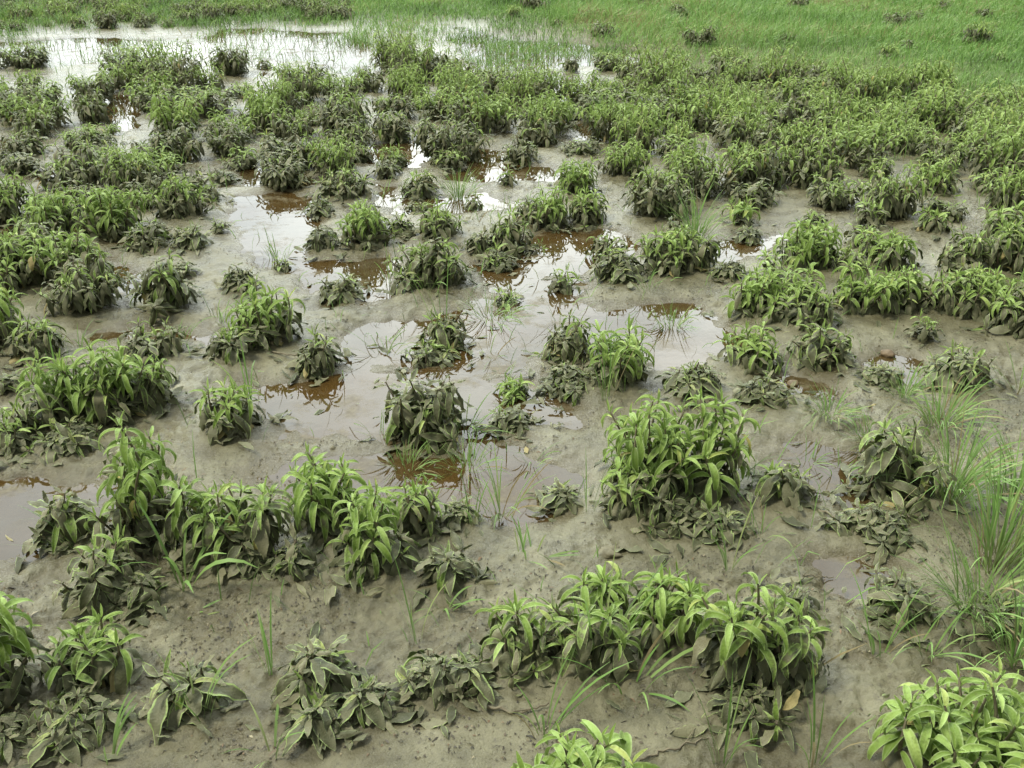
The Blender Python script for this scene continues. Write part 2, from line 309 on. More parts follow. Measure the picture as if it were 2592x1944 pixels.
# ------------------------------------------------------------------ plant records, from the photo
# x, y of the front of the base, width, height as seen; state; label
# states: G clean green, g mostly green, H green tips over muddy leaves, m muddy with a few green tips, M wholly muddy and wilted
PL = [
 (2060,1790,430,330,'G','big fresh green sage bush filling the corner in front, clean of mud'),
 (1245,1850,290,270,'G','bright green clean sage bush cut off by the bottom edge, middle of the picture'),
 (20,1575,190,290,'g','green tipped sage plant at the left edge beside bare mud, its lower leaves grey'),
 (215,1540,230,215,'H','grey green sage plant with one upright tip, just right of the left edge plant'),
 (195,1655,260,150,'M','flattened grey sage with broad limp leaves in the front left corner'),
 (30,1670,170,110,'M','dark muddy heap of collapsed sage at the very corner, lower left'),
 (428,1560,150,150,'M','small limp grey sage with thin grass blades through it, standing on pale mud'),
 (690,1560,200,175,'M','grey wilted sage clump with an arched top leaf, front row on smooth mud'),
 (800,1575,110,95,'M','low drooping grey sage touching the right side of the arched grey clump'),
 (700,1610,85,60,'M','tiny half buried sage sprig in front of the arched grey clump'),
 (930,1545,155,150,'M','grey sage with two long arched leaves and one leaf trailing over the mud'),
 (1012,1505,65,75,'M','very small upright grey sage sprig between two larger grey clumps'),
 (1125,1490,230,215,'H','left half of the broad front clump, brown hanging leaves under a few green tips'),
 (1270,1500,220,215,'H','right half of the broad front clump, dark leaves at its foot'),
 (1290,1385,190,165,'g','green sage with spreading star tips, behind the broad front clump'),
 (1425,1430,200,215,'g','green sage with long leaves hanging down a pale leaning stem'),
 (1575,1520,150,250,'H','tall green tipped sage, left of the pair above a grey heap'),
 (1685,1530,165,220,'H','sage with a green star tip, right of the pair above a grey heap'),
 (1600,1605,175,120,'M','heap of round grey leaves lying at the foot of the tall pair'),
 (1700,1385,150,110,'M','small muddy sage half hidden behind the tall pair'),
 (1925,1378,165,160,'M','lone dark grey sage dome between bare mud and the right hand grass'),
 (2130,1402,165,130,'M','muddy sage drowned in the grass below the big red stemmed tuft'),
 (240,1345,190,175,'m','sage with one pointed green shoot above grey leaves, beside a smooth silt patch'),
 (318,1332,85,85,'M','little grey offshoot sage at the right foot of the pointed green one'),
 (150,1195,150,145,'m','grey sage standing at the rim of the brown puddle on the left edge'),
 (335,1225,225,330,'g','tallest light green sage on the left, with leaves in several tiers'),
 (455,1240,150,205,'H','slim sage next right of the tallest light green one'),
 (560,1225,150,195,'H','sage with folded grey green leaves in the middle of the long left row'),
 (630,1278,125,120,'M','broad flat grey leaves splayed on mud below the long left row'),
 (545,1255,90,90,'M','small grey sprig with yellow green patches, left of the splayed leaves'),
 (715,1180,190,215,'g','green sage with a bright leafy crown, beside the brown middle puddle'),
 (812,1262,190,215,'g','bright green sage at the right end of the long left row'),
 (782,1280,120,90,'M','round dark green leaves lying under the bright sage at the row end'),
 (905,1185,135,155,'H','pale green arching sage behind the end of the long left row'),
 (1002,1158,95,80,'M','brown crumpled sage on the near shore of the middle puddle'),
 (975,1288,135,125,'M','pale grey curled sage with a big green leaf on the ground'),
 (1213,1112,95,62,'M','small flat grey sage standing in the middle puddle water'),
 (1395,1120,220,270,'g','left of the two big green sages right of the middle puddle'),
 (1510,1115,200,265,'g','right of the two big green sages right of the middle puddle'),
 (1365,1150,160,170,'H','green headed sage in front of the two big ones, by the water'),
 (1440,1185,175,125,'M','limp grey brown leaves under the two big green sages'),
 (1545,1195,140,95,'M','grey fallen sage at the right foot of the two big green ones'),
 (1680,1115,165,130,'m','olive sage with thin leaves beside the pale puddle on the right'),
 (1918,1102,205,205,'m','yellowish muddy sage mound with a tall crown, left of the tall grass'),
 (1868,1208,225,130,'M','wide dark sage with one upright shoot, in front of the yellowish mound'),
 (45,1002,205,150,'H','green and grey sage at the left edge above the brown puddle'),
 (160,1002,180,110,'M','large dark limp leaves below the broad green hedge of sage'),
 (150,945,180,195,'g','left part of the broad green sage hedge on the left'),
 (260,935,220,210,'g','middle of the broad green sage hedge on the left, yellow leaves below'),
 (338,905,115,165,'H','right end of the broad sage hedge, brown leaves bending to the mud'),
 (503,962,170,145,'H','sage with green top and dark round lower leaves, left of the bright pool'),
 (10,770,150,190,'g','bright green sage at the left edge, half way up the picture'),
 (92,798,135,125,'m','grey sage at the foot of the bright one on the left edge'),
 (575,768,190,165,'g','round green topped sage with long brown hanging leaves'),
 (500,795,125,95,'m','low sage with dark blunt leaves left of the round green topped one'),
 (690,818,115,125,'M','grey hanging sage right of the round green topped one'),
 (920,965,190,205,'M','tall grey sage with bare stems standing in the bright pool'),
 (930,800,150,80,'m','flattened olive leaves just behind the tall grey sage of the pool'),
 (965,758,100,115,'M','dark upright sage stump in the wet silt of the middle'),
 (1108,875,110,85,'g','small bright green sage spray leaning over the brown water'),
 (1112,942,135,90,'M','muddy low sage in front of the small bright spray'),
 (1228,800,135,130,'m','back sage of the leaning clump right of the bright pool'),
 (1330,862,190,170,'g','green sage of the leaning clump right of the bright pool'),
 (1225,868,180,75,'M','olive leaves pressed flat between the pool and the leaning clump'),
 (1492,882,150,110,'m','grey green sage behind the two big green ones on the right'),
 (1640,905,175,115,'M','grey low sage on a mud bank, right of centre'),
 (1625,818,160,130,'g','star headed green sage in front of the thick right hand group'),
 (1768,803,125,120,'m','sage with smooth round grey leaves hanging like ears'),
 (1640,712,190,135,'g','left front sage of the thick right hand group'),
 (1730,732,170,145,'H','second sage of the thick right hand group, brown below'),
 (1860,702,170,150,'g','light green sage in the middle of the thick right hand group'),
 (1960,698,160,130,'H','fourth sage of the thick right hand group'),
 (2065,708,155,135,'H','last sage of the thick right hand group before the edge plants'),
 (2180,742,170,155,'H','drooping sage at the right edge, halfway up'),
 (2120,690,130,110,'g','green sage behind the drooping one at the right edge'),
 (2055,868,175,125,'m','muddy sage with grass around it, near the brown stone'),
 (1895,852,125,52,'M','flat litter of sage leaves left of the small right puddle'),
 (365,688,130,145,'m','upright dusty sage above the brown strip of water on the left'),
 (525,652,110,78,'M','low muddy sage tuft on the silt behind the round green topped one'),
 (735,662,125,88,'M','dark muddy sage on the bank in front of the upper silt pool'),
 (930,642,190,145,'m','broad dusty sage dome above the centre, with grass blades before it'),
 (1075,588,95,60,'m','low dark leafed sage by the brown water right of the dusty dome'),
 (60,645,185,155,'H','leafy sage at the left edge above the small tan puddle'),
 (170,640,150,150,'H','dusty sage sloping to the small tan puddle on the left'),
 (130,528,180,140,'g','left part of the lush sage group, upper left'),
 (250,525,170,140,'g','right part of the lush sage group, upper left'),
 (395,488,130,105,'H','sage with one large light green leaf, right of the lush group'),
 (325,552,140,85,'m','drooping sage in front of the one with a large light leaf'),
 (412,552,100,70,'M','ragged muddy sage at the edge of the upper silt pool'),
 (15,490,120,125,'H','sage at the left edge beside the lush group'),
 (790,550,150,120,'g','green tipped sage left of centre, leaves like a fountain'),
 (700,552,95,72,'M','small muddy sage left of the fountain like one'),
 (950,532,130,95,'H','sage filling the gap between the fountain like one and the centre'),
 (870,522,85,62,'m','small dusty sage right beside the fountain like one'),
 (1100,556,120,108,'m','hunched grey sage at the left shore of the brown water'),
 (1040,560,90,62,'M','crumpled brown sage leaning on the hunched grey one'),
 (1175,500,145,112,'g','long leafed green sage at the back shore of the brown water'),
 (1270,495,110,92,'H','drooping sage right of the long leafed one'),
 (1440,612,175,135,'H','dense sage with ochre hanging leaves, right of the brown water'),
 (1335,625,130,92,'M','low grey sage at the left foot of the dense ochre one'),
 (1502,602,95,112,'m','dusty right side sage of the dense ochre group'),
 (1575,617,78,60,'M','lone small muddy sage on pale silt, right of the dense ochre group'),
 (1740,602,175,138,'g','rounded fountain shaped green sage on the right'),
 (1830,612,110,80,'H','low sage joining the two green domes on the right'),
 (1905,598,145,115,'g','smaller green dome of sage next to the fountain shaped one'),
 (2075,612,145,112,'m','dusty sage on the bank left of the right edge'),
 (2165,608,140,138,'H','yellow green sage at the right edge, upper half'),
 (1615,527,62,36,'M','tiny sage sprig on the pale silt flat'),
 (2010,518,95,75,'H','star headed sage at the near rim of the dense far field'),
 (720,386,112,112,'g','upright round light green sage, a ball on thin stems, upper left of centre'),
 (745,442,150,82,'m','spreading dusty sage below the ball shaped one'),
 (692,472,75,50,'M','small dark sage at the corner of the upper silt pool'),
 (905,432,100,72,'m','dark leafed sage on an islet in the water, upper middle'),
 (970,372,82,58,'H','green tipped small sage behind the islet one'),
 (1125,358,80,75,'M','rounded brown sage between two upper puddles'),
 (850,312,92,88,'m','domed sage with yellow hanging leaves, upper middle'),
 (1255,342,82,45,'M','flat brown sage against a white glint of water'),
 (1345,392,112,100,'g','lush green sage at the left rim of the dense far field'),
 (1245,432,112,95,'g','upright green sage behind the long leafed one'),
 (250,388,130,78,'H','left sage of the low green bank, upper left'),
 (340,398,130,88,'g','right sage of the low green bank, upper left'),
 (60,348,92,80,'m','brown domed sage near the left edge, upper left'),
 (190,334,112,68,'H','green sage right of the brown dome near the left edge'),
 (480,402,72,46,'M','small dark sage on bare mud behind the silt pool'),
 (455,448,82,52,'m','dusty little sage at the back of the silt pool'),
 (632,312,112,92,'H','broad sage left above the ball shaped one'),
 (740,228,112,70,'g','fluffy green sage near the far pool, left of centre'),
 (660,205,115,82,'H','sage standing at the near shore of the far pool'),
 (500,170,82,76,'m','dark upright sage in front of the white far pool'),
 (575,150,42,36,'m','small sage silhouette on the white far pool'),
 (440,262,160,82,'H','long leafy sage bank behind the small blue puddle'),
 (350,252,100,70,'m','dusty sage at the right shore of the small blue puddle'),
 (60,156,120,60,'H','leafy sage at the left end of the white far pool'),
 (90,238,110,62,'H','sage above the left end of the small blue puddle'),
 (200,252,62,72,'M','dark sage at the left shore of the small blue puddle'),
 (40,266,120,45,'M','muddy low row of sage at the left edge, upper left'),
 (290,168,140,52,'H','flat green sage islet in the white far pool'),
 (1120,240,84,92,'g','upright green sage in front of the right far pool'),
 (1232,162,38,50,'M','thin dark sage stump at the shore of the right far pool'),
 (1320,162,84,52,'H','round sage on the mud at the right end of the far pool'),
 (1565,148,70,50,'g','round light green sage alone at the rim of the far grass'),
 (1955,345,120,92,'g','tallest light green mound in the dense far field'),
 (2010,430,125,95,'g','second light green mound, below the tallest one of the far field'),
]
W_REC = []
for (x, y, wpx, hpx, cls, lab) in PL:
    gx, gy = ground(x, y); dep = gy*CP + CAM_H*SP; s = FPX/K/dep
    th = math.atan2(CAM_H, gy); wm = wpx/s*1.02
    hm = (hpx/s - .55*wm*math.sin(th))/math.cos(th); hm = max(hm, .30*wm, .05)
    gy2 = gy + .34*wm
    W_REC.append([gx*gy2/gy, gy2, wm, hm, cls, lab, wpx])
HAND = len(W_REC)

# ------------------------------------------------------------------ ground and water
def build_ground():
    ys = np.concatenate([np.linspace(-30, -1, 8), np.linspace(-.6, .85, 14), np.geomspace(.9, 26, 860), np.geomspace(27.5, 900, 26)])
    nc = 760; u = np.linspace(-1, 1, nc); ext = np.geomspace(1.0, 500, 16)
    rows = []
    for y in ys:
        hw = max(.60*abs(y)+1.1, 1.1)
        rows.append(np.concatenate([-(hw+ext[::-1]*1.0), u*hw, hw+ext]))
    X = np.array(rows); Y = np.repeat(ys[:, None], X.shape[1], 1)
    Z = height(X, Y)
    for (gx, gy, wm, hm, c, lab, q) in W_REC[:HAND]:
        m = (abs(X-gx) < wm) & (abs(Y-gy) < wm)
        r2 = ((X[m]-gx)**2+(Y[m]-gy)**2)/(wm*.42)**2
        Z[m] += .018*np.exp(-r2*1.2)
    nr, ncc = X.shape
    i = np.arange(nr*ncc).reshape(nr, ncc)
    F = np.stack([i[:-1, :-1], i[:-1, 1:], i[1:, 1:], i[1:, :-1]], -1).reshape(-1, 4)
    o = obj('ground', mesh('ground', np.stack([X, Y, Z], -1).reshape(-1, 3), F, None, [MUD]))
    tag(o, kind='structure')
    V = np.array([(-14, 1.2, 0), (14, 1.2, 0), (14, 19, 0), (-14, 19, 0)])
    tag(obj('water', mesh('water', V, np.array([[0, 1, 2, 3]]), None, [WATER])), kind='structure')
build_ground()
def hz(x, y):
    z = float(height(np.array([x]), np.array([y]), False)[0]); return max(z, -.02)

# ------------------------------------------------------------------ leaves and shoots
def leaf(acc, base, az, Ln, Wd, a0, a1, fold, mud, rnd, lod, twist=0., wav=0., bend=0.):
    nt_ = (9, 6, 4)[lod]; us = (np.array([-1, -.55, 0, .55, 1.]), np.array([-1, 0, 1.]), np.array([-1, 0, 1.]))[lod]
    t = np.linspace(0, 1, nt_)
    ang = a0 + (a1-a0)*(t**.8)
    ds = Ln/(nt_-1)
    r = np.concatenate([[0], np.cumsum(np.cos((ang[1:]+ang[:-1])/2)*ds)]); z = np.concatenate([[0], np.cumsum(np.sin((ang[1:]+ang[:-1])/2)*ds)])
    hw = Wd*.5*(np.sin(np.pi*np.clip(t*.93+.05, 0, 1)**.86)**.85); hw[0] = Wd*.07; hw[-1] = .0008
    tw = twist*t
    fo = fold
    cu = us[None, :]*hw[:, None]
    lift = np.abs(cu)*math.sin(fo)
    side = cu*math.cos(fo)
    if wav: lift = lift + wav*Wd*np.abs(us)[None, :]*np.sin(t*11+rnd*20)[:, None]*np.sign(us)[None, :]*.5 + wav*Wd*.4*np.abs(us)[None, :]*np.sin(t*17+rnd*50)[:, None]
    s2 = side*np.cos(tw)[:, None]-lift*np.sin(tw)[:, None]; l2 = side*np.sin(tw)[:, None]+lift*np.cos(tw)[:, None]
    R_ = r[:, None] - l2*np.sin(ang)[:, None]; Z_ = z[:, None] + l2*np.cos(ang)[:, None]; S_ = s2 + (bend*Ln*t*t)[:, None]
    ca, sa = math.cos(az), math.sin(az)
    V = np.stack([base[0]+R_*ca-S_*sa, base[1]+R_*sa+S_*ca, base[2]+Z_], -1).reshape(-1, 3)
    m = len(us); i = np.arange(nt_*m).reshape(nt_, m)
    F = np.stack([i[:-1, :-1], i[:-1, 1:], i[1:, 1:], i[1:, :-1]], -1).reshape(-1, 4)[:, ::-1]
    A = np.stack([np.full(nt_*m, mud), np.tile(np.abs(us), nt_), np.full(nt_*m, rnd), np.repeat(t, m)], 1)
    acc.add(V, F, A)
def tube(acc, P, rad, k=5, a=(.5, 0, .5, 0)):
    P = np.asarray(P, float); n = len(P); rad = np.broadcast_to(rad, n)
    T = np.gradient(P, axis=0); T /= np.linalg.norm(T, axis=1)[:, None]+1e-9
    U = np.cross(T, np.array([.31, .9, .2])); U /= np.linalg.norm(U, axis=1)[:, None]+1e-9; W = np.cross(T, U)
    th = np.arange(k)*2*np.pi/k
    V = P[:, None]+rad[:, None, None]*(np.cos(th)[None, :, None]*U[:, None]+np.sin(th)[None, :, None]*W[:, None])
    i = np.arange(n*k).reshape(n, k)
    F = np.stack([i[:-1], np.roll(i[:-1], -1, 1), np.roll(i[1:], -1, 1), i[1:]], -1).reshape(-1, 4)
    acc.add(V.reshape(-1, 3), F, np.tile(np.array(a, float), (n*k, 1)))
U_ = random.uniform
def shoot_geo(cls, H, lod, stem, lv, off=(0, 0, 0), leanaz=None, lean=None, leafscale=1., ground_drop=True):
    """one shoot: curved stem and opposite leaf pairs, the muddy ones hanging, the fresh ones arching"""
    la = U_(0, 6.28) if leanaz is None else leanaz; ln = U_(.05, .35) if lean is None else lean
    n = 7; t = np.linspace(0, 1, n); off = np.asarray(off, float)
    wob = U_(-.12, .12)*H
    P = np.stack([math.cos(la)*ln*H*t**1.4 + wob*np.sin(t*3)*math.sin(la), math.sin(la)*ln*H*t**1.4 - wob*np.sin(t*3)*math.cos(la), H*t*(1-.25*ln)], 1)+off
    tube(stem, P, np.linspace(.0042, .002, n)*(.9+H), 5 if lod == 0 else 3, (.9, 0, random.random(), 0))
    def at(tt):
        i = min(int(tt*(n-1)), n-2); f = tt*(n-1)-i; return P[i]*(1-f)+P[i+1]*f
    step = (.014 if lod == 0 else (.016 if lod == 1 else .022))*U_(.8, 1.25); leafscale = leafscale*U_(.78, 1.15); skip = U_(.04, .22)
    h = H; k = 0; az = U_(0, 6.28)
    mudline = {'G': -.3, 'g': .56, 'H': .80, 'm': .92, 'M': 1.5}[cls]
    tipup = {'G': 1, 'g': 1, 'H': .9, 'm': .6, 'M': .35}[cls]
    while h > max(.015, H*.12):
        tt = h/H; p = at(tt); az += math.pi/2 + U_(-.3, .3)
        age = min(1., k/5.5)
        mud = np.clip((mudline-tt)/.24+.45+U_(-.25, .25), 0, 1) if cls != 'G' else max(0, U_(-.3, .12))
        if cls == 'M': mud = U_(.62, 1.)
        if cls in 'mM' and random.random() < .07: mud = U_(.1, .4)
        for sgn in (0, 1):
            if k > 2 and random.random() < skip: continue
            Ln = (.026+.055*min(1, (k+.4)/2.6))*U_(.78, 1.15)*leafscale
            if k > 7: Ln *= .85
            Wd = Ln*U_(.20, .30) if mud < .5 else Ln*U_(.24, .40)
            if k == 0: a0, a1 = U_(1.1, 1.4), U_(.7, 1.2)
            elif k == 1: a0, a1 = U_(.6, 1.1), U_(-1.3, -.2)
            else: a0, a1 = U_(.40, .95)-.3*age, U_(-2.05, -1.15)-.2*age
            if mud > .5:
                dr = min(1, (mud-.35)*1.3)*(1 if k > 1 else (1-tipup*.5))
                a0 = a0*(1-dr) + dr*U_(-1.1, .1); a1 = a1*(1-dr) + dr*U_(-1.75, -1.4)
            if cls == 'M' and random.random() < .2: a1 += 1.
            # a leaf that would reach into the soil lies on it instead
            if p[2] + Ln*.9*math.sin((a0+a1*1.2)/2.2) < -.012:
                Ln *= U_(.6, .9); a1 = max(a1, U_(-1.2, -.5)); a0 = min(a0, .3)
            fold = U_(.35, .75) if mud < .5 else U_(-.75, .35)
            pet = .010+.01*age
            b = p + np.array([math.cos(az+sgn*math.pi)*pet*.4, math.sin(az+sgn*math.pi)*pet*.4, 0])
            rnd = min(1, max(0, random.gauss(.62 - .35*age*(mud < .5), .2)))
            if random.random() < .02 and age > .6: rnd = 1.
            elif rnd > .95: rnd = .9
            leaf(lv, b, az+sgn*math.pi+U_(-.25, .25), Ln, Wd, a0, a1, fold, float(mud), rnd, lod,
                 twist=U_(-.35, .35)*(1+1.6*(mud > .5)), wav=(.06 if mud < .5 else .22), bend=U_(-.18, .18))
        h -= step*U_(.75, 1.2)*(.55 if k < 2 else 1.0+.12*k*(cls in 'Gg')); k += 1

LIB = {}
HS = [.07, .11, .16, .22, .29]
def lib_shoot(cls, H):
    hi = min(range(len(HS)), key=lambda i: abs(HS[i]-H)); key = (cls, hi, random.randrange(7))
    if key not in LIB:
        st, lv = Acc(), Acc(); shoot_geo(cls, HS[hi], 0, st, lv)
        a = st.get(); b = lv.get()
        LIB[key] = (mesh('shoot_stem', *a, [STEM]), mesh('shoot_leaves', *b, [LEAF]))
    return LIB[key], HS[hi]
def shoot_plan(wm, hm, cls, dens=1.):
    """positions, heights and states of the shoots of one plant"""
    R0 = max(wm*.5-.045, .018); out = []
    n = int(np.clip((3 + 110*wm*wm + 32*wm)*dens, 3, 28))
    sq = U_(.7, 1.); so = U_(0, 3.14)
    for i in range(n):
        r = math.sqrt((i+.35)/n)*(R0*.85)*U_(.75, 1.2); a = i*2.39996+U_(-.5, .5); r *= math.hypot(math.cos(a-so), sq*math.sin(a-so))
        q = min(1.15, r/(R0+1e-6))
        h = hm*(1-.50*q*q)*U_(.62, 1.05)
        c = cls
        if cls in 'gH' and q > .55 and random.random() < .65: c = 'm' if random.random() < .5 else 'M'; h *= .8
        if cls == 'g' and c == 'g' and q > .5 and random.random() < .4: c = 'H'
        if cls == 'H' and c == 'H' and random.random() < .28: c = 'm'
        if cls == 'm': c = random.choice('HmmMM') if q < .5 else random.choice('mMMM')
        out.append((r*math.cos(a), r*math.sin(a), max(h-.022, .03), c, a, q))
    return out
def near_plant(rec):
    gx, gy, wm, hm, cls, lab, wpx = rec
    if cls == 'G': wm *= 1.18
    root = bpy.data.objects.new('sage_plant', None); col.objects.link(root); root.empty_display_size = .05
    root.location = (gx, gy, hz(gx, gy)); tag(root, lab, 'sage plant', 'sage plants of the flooded bed')
    for (x, y, h, c, a, q) in shoot_plan(wm, hm, cls):
        (ms, ml), H0 = lib_shoot(c, h); s = h/H0*U_(.95, 1.05); s = min(max(s, .7), 1.35)
        s_xy = s**.5*(1.15 if cls == 'G' else 1)
        if h > .2: s_xy *= 1.0
        z = hz(gx+x, gy+y)-root.location.z-.004 + .016*math.exp(-q*q*1.2)
        tilt = .34*q*U_(.3, 1.6)
        if c in 'mM' and q > .5 and random.random() < .16: tilt = U_(.9, 1.35)
        M = Matrix.Rotation(a, 4, 'Z') @ Matrix.Rotation(tilt, 4, 'Y') @ Matrix.Rotation(U_(0, 6.28), 4, 'Z')
        o = obj('shoot', ms, root, (x, y, z), M.to_euler(), (s_xy, s_xy, s))
        obj('leaves', ml, o)
    return root
# farther plants: whole-plant meshes of a few dozen shapes, copied
VAR = {}
def far_var(cls, size, lod, v):
    key = (cls, size, lod, v)
    if key not in VAR:
        st, lv = Acc(), Acc(); wm, hm = size
        for (x, y, h, c, a, q) in shoot_plan(wm, hm, cls, .95 if lod == 1 else .85):
            shoot_geo(c, h, lod, st, lv, (x, y, 0), a, .15+.6*q*U_(.4, 1.2), .98 if lod == 1 else 1.05)
        VAR[key] = (st.get(), lv.get(), [None])
    return VAR[key]
SIZES = [(.16, .11), (.25, .18), (.34, .26), (.45, .40)]
def pick_var(wm, hm, cls, lod):
    si = min(range(4), key=lambda i: abs(SIZES[i][0]-wm)); return far_var(cls, SIZES[si], lod, random.randrange(6)), SIZES[si]
def far_plant(gx, gy, wm, hm, cls, lab, group):
    (a, b, cache), (w0, h0) = pick_var(wm, hm, cls, 1)
    if cache[0] is None: cache[0] = (mesh('stems', *a, [STEM]), mesh('leaves', *b, [LEAF]))
    root = bpy.data.objects.new('sage_plant', None); col.objects.link(root); root.empty_display_size = .05
    root.location = (gx, gy, hz(gx, gy)+.004); root.rotation_euler = (U_(-.06, .06), U_(-.06, .06), U_(0, 6.28))
    sx = min(max(wm/w0, .65), 1.4); root.scale = (sx, sx, min(max(hm/h0, .6), 1.45))
    tag(root, lab, 'sage plant', group)
    obj('stems', cache[0][0], root); obj('leaves', cache[0][1], root)

NEAR_W = 0
for rec in W_REC:
    if rec[1] < 5.2: near_plant(rec)
    else: far_plant(*rec[:6], 'sage plants of the flooded bed')

# fill of the dense field: spots between the placed ones
def inside(poly, x, y):
    c = False
    for i in range(len(poly)):
        a = poly[i]; b = poly[i-1]
        if (a[1] > y) != (b[1] > y) and x < (b[0]-a[0])*(y-a[1])/(b[1]-a[1])+a[0]: c = not c
    return c
ZONES = [  # polygon, spacing m, water tolerance, states, label, group
 ([(1290,300),(1420,230),(1700,220),(2340,300),(2340,640),(2100,560),(1990,470),(1850,455),(1560,440),(1400,470),(1330,400)], .265, 0., 'gggHHm', 'sage in the packed field on the right, halfway back', 'sages of the packed right field, near half'),
 ([(1320,165),(1560,165),(1900,195),(2340,280),(2340,300),(1700,220),(1420,230),(1290,250)], .275, 0., 'ggHHm', 'sage in the back of the packed field on the right', 'sages of the packed right field, far half'),
 ([(820,120),(1000,150),(1320,215),(1290,300),(1180,330),(1080,300),(820,230)], .25, .0, 'ggHHm', 'sage in the crowded strip before the far pools', 'sages of the crowded middle strip'),
 ([(-120,190),(190,190),(330,180),(600,200),(820,200),(900,330),(600,320),(300,330),(-120,300)], .34, .03, 'ggHHm', 'low sage on silt near the small blue puddle', 'low sages of the upper left silt'),
 ([(640,430),(1100,430),(1180,350),(900,300),(600,330),(420,330),(420,400)], .29, .12, 'gHmmM', 'small sage among the brown puddles above the centre', 'small sages among the upper puddles'),
 ([(-60,330),(440,330),(470,700),(-60,660)], .25, .03, 'HmmM', 'low sage between the lush groups on the left', 'low sages of the left side'),
 ([(440,440),(1330,440),(1560,560),(1560,660),(440,680)], .29, .10, 'HmmMM', 'little sprawling sage on the wet silt around the centre', 'little sages of the central silt'),
 ([(1540,440),(2340,500),(2340,800),(1850,760),(1560,640)], .27, -.05, 'gHHmmM', 'sage between the green domes and the right edge', 'sages of the middle right'),
 ([(-60,640),(560,690),(760,690),(760,860),(-60,860)], .30, .02, 'mMM', 'small limp sage on the left hand mud', 'small limp sages of the left hand mud'),
 ([(-60,0),(740,0),(760,50),(480,46),(300,70),(100,62),(-60,80)], .30, -.05, 'gHHmm', 'sage on the far bank behind the white pool, upper left corner', 'sages of the far left bank'),
 ([(760,0),(2340,0),(2340,190),(1900,140),(1500,118),(1000,50)], .85, -.05, 'gHm', 'lone sage standing in the far green grass', 'lone sages in the far grass'),
]
placed = [(r[0], r[1], r[2]) for r in W_REC]
cand = []
for zi, (poly, sp, tol, states, lab, grp) in enumerate(ZONES):
    gxs, gys = ground([p[0] for p in poly], [max(p[1], -8) for p in poly])
    x0, x1, y0, y1 = gxs.min(), gxs.max(), gys.min(), gys.max()
    tries = int((x1-x0)*(y1-y0)/(sp*sp)*7)
    XX = rng.uniform(x0, x1, tries); YY = rng.uniform(y0, y1, tries); PX, PY = pix(XX, YY); SD = pud_sdf(XX, YY)
    for x, y, px, py, d in zip(XX, YY, PX, PY, SD):
        if not inside(poly, px, py) or d > tol-.05: continue
        ok = True
        for (qx, qy, qw) in placed:
            dd = (qx-x)**2+(qy-y)**2
            if dd < (sp*.55+qw*.38)**2: ok = False; break
        if not ok: continue
        wm = random.choice((U_(.12, .22), U_(.2, .32), U_(.26, .40))) if zi not in (6, 8) else U_(.10, .22)
        if zi in (0, 1): wm = U_(.20, .38)
        hm = wm*U_(.5, .95)
        stt = random.choice(states)
        if zi < 5 and random.random() < .12: wm = U_(.38, .48); hm = wm*U_(.6, .85); stt = 'g'
        if zi < 3 and random.random() < .12: continue
        placed.append((x, y, max(sp, wm*.8))); cand.append((y, x, wm, hm, stt, lab, grp, px, py))
cand.sort(key=lambda c: c[0])
rest = []
nth = HAND
STW = {'g': 'light green', 'H': 'green tipped', 'm': 'dusty olive', 'M': 'mud brown', 'G': 'green'}
for c in cand:
    y, x, wm, hm, st, lab, grp, px, py = c
    if nth < 300 and -20 < px < 2232 and py > 0:
        far_plant(x, y, wm, hm, st, STW[st]+' '+lab, STW[st]+' '+grp); nth += 1
    else: rest.append(c)
print('plants: hand', HAND, 'things', nth, 'rest', len(rest))
if rest:
    st, lv = Acc(), Acc()
    for (y, x, wm, hm, s_, lab, grp, px, py) in rest:
        (a, b, _), (w0, h0) = pick_var(wm, hm, s_, 2); th = U_(0, 6.28); ct, sn = math.cos(th), math.sin(th)
        S = min(max(wm/w0, .7), 1.3); z0 = hz(x, y)
        for src, dst in ((a, st), (b, lv)):
            V = src[0]*np.array([S, S, S]); V = np.stack([V[:, 0]*ct-V[:, 1]*sn+x, V[:, 0]*sn+V[:, 1]*ct+y, V[:, 2]+z0], 1)
            dst.add(V, src[1], src[2])
    a = st.get(); b = lv.get(); V = np.concatenate([a[0], b[0]]); F = np.concatenate([a[1], b[1]+len(a[0])]); A = np.concatenate([a[2], b[2]])
    mi = np.concatenate([np.zeros(len(a[1])), np.ones(len(b[1]))])
    tag(obj('low_vegetation', mesh('low_vegetation', V, F, A, [STEM, LEAF], mi=mi)), 'far low sage growth beyond the counted plants', 'vegetation', kind='stuff')

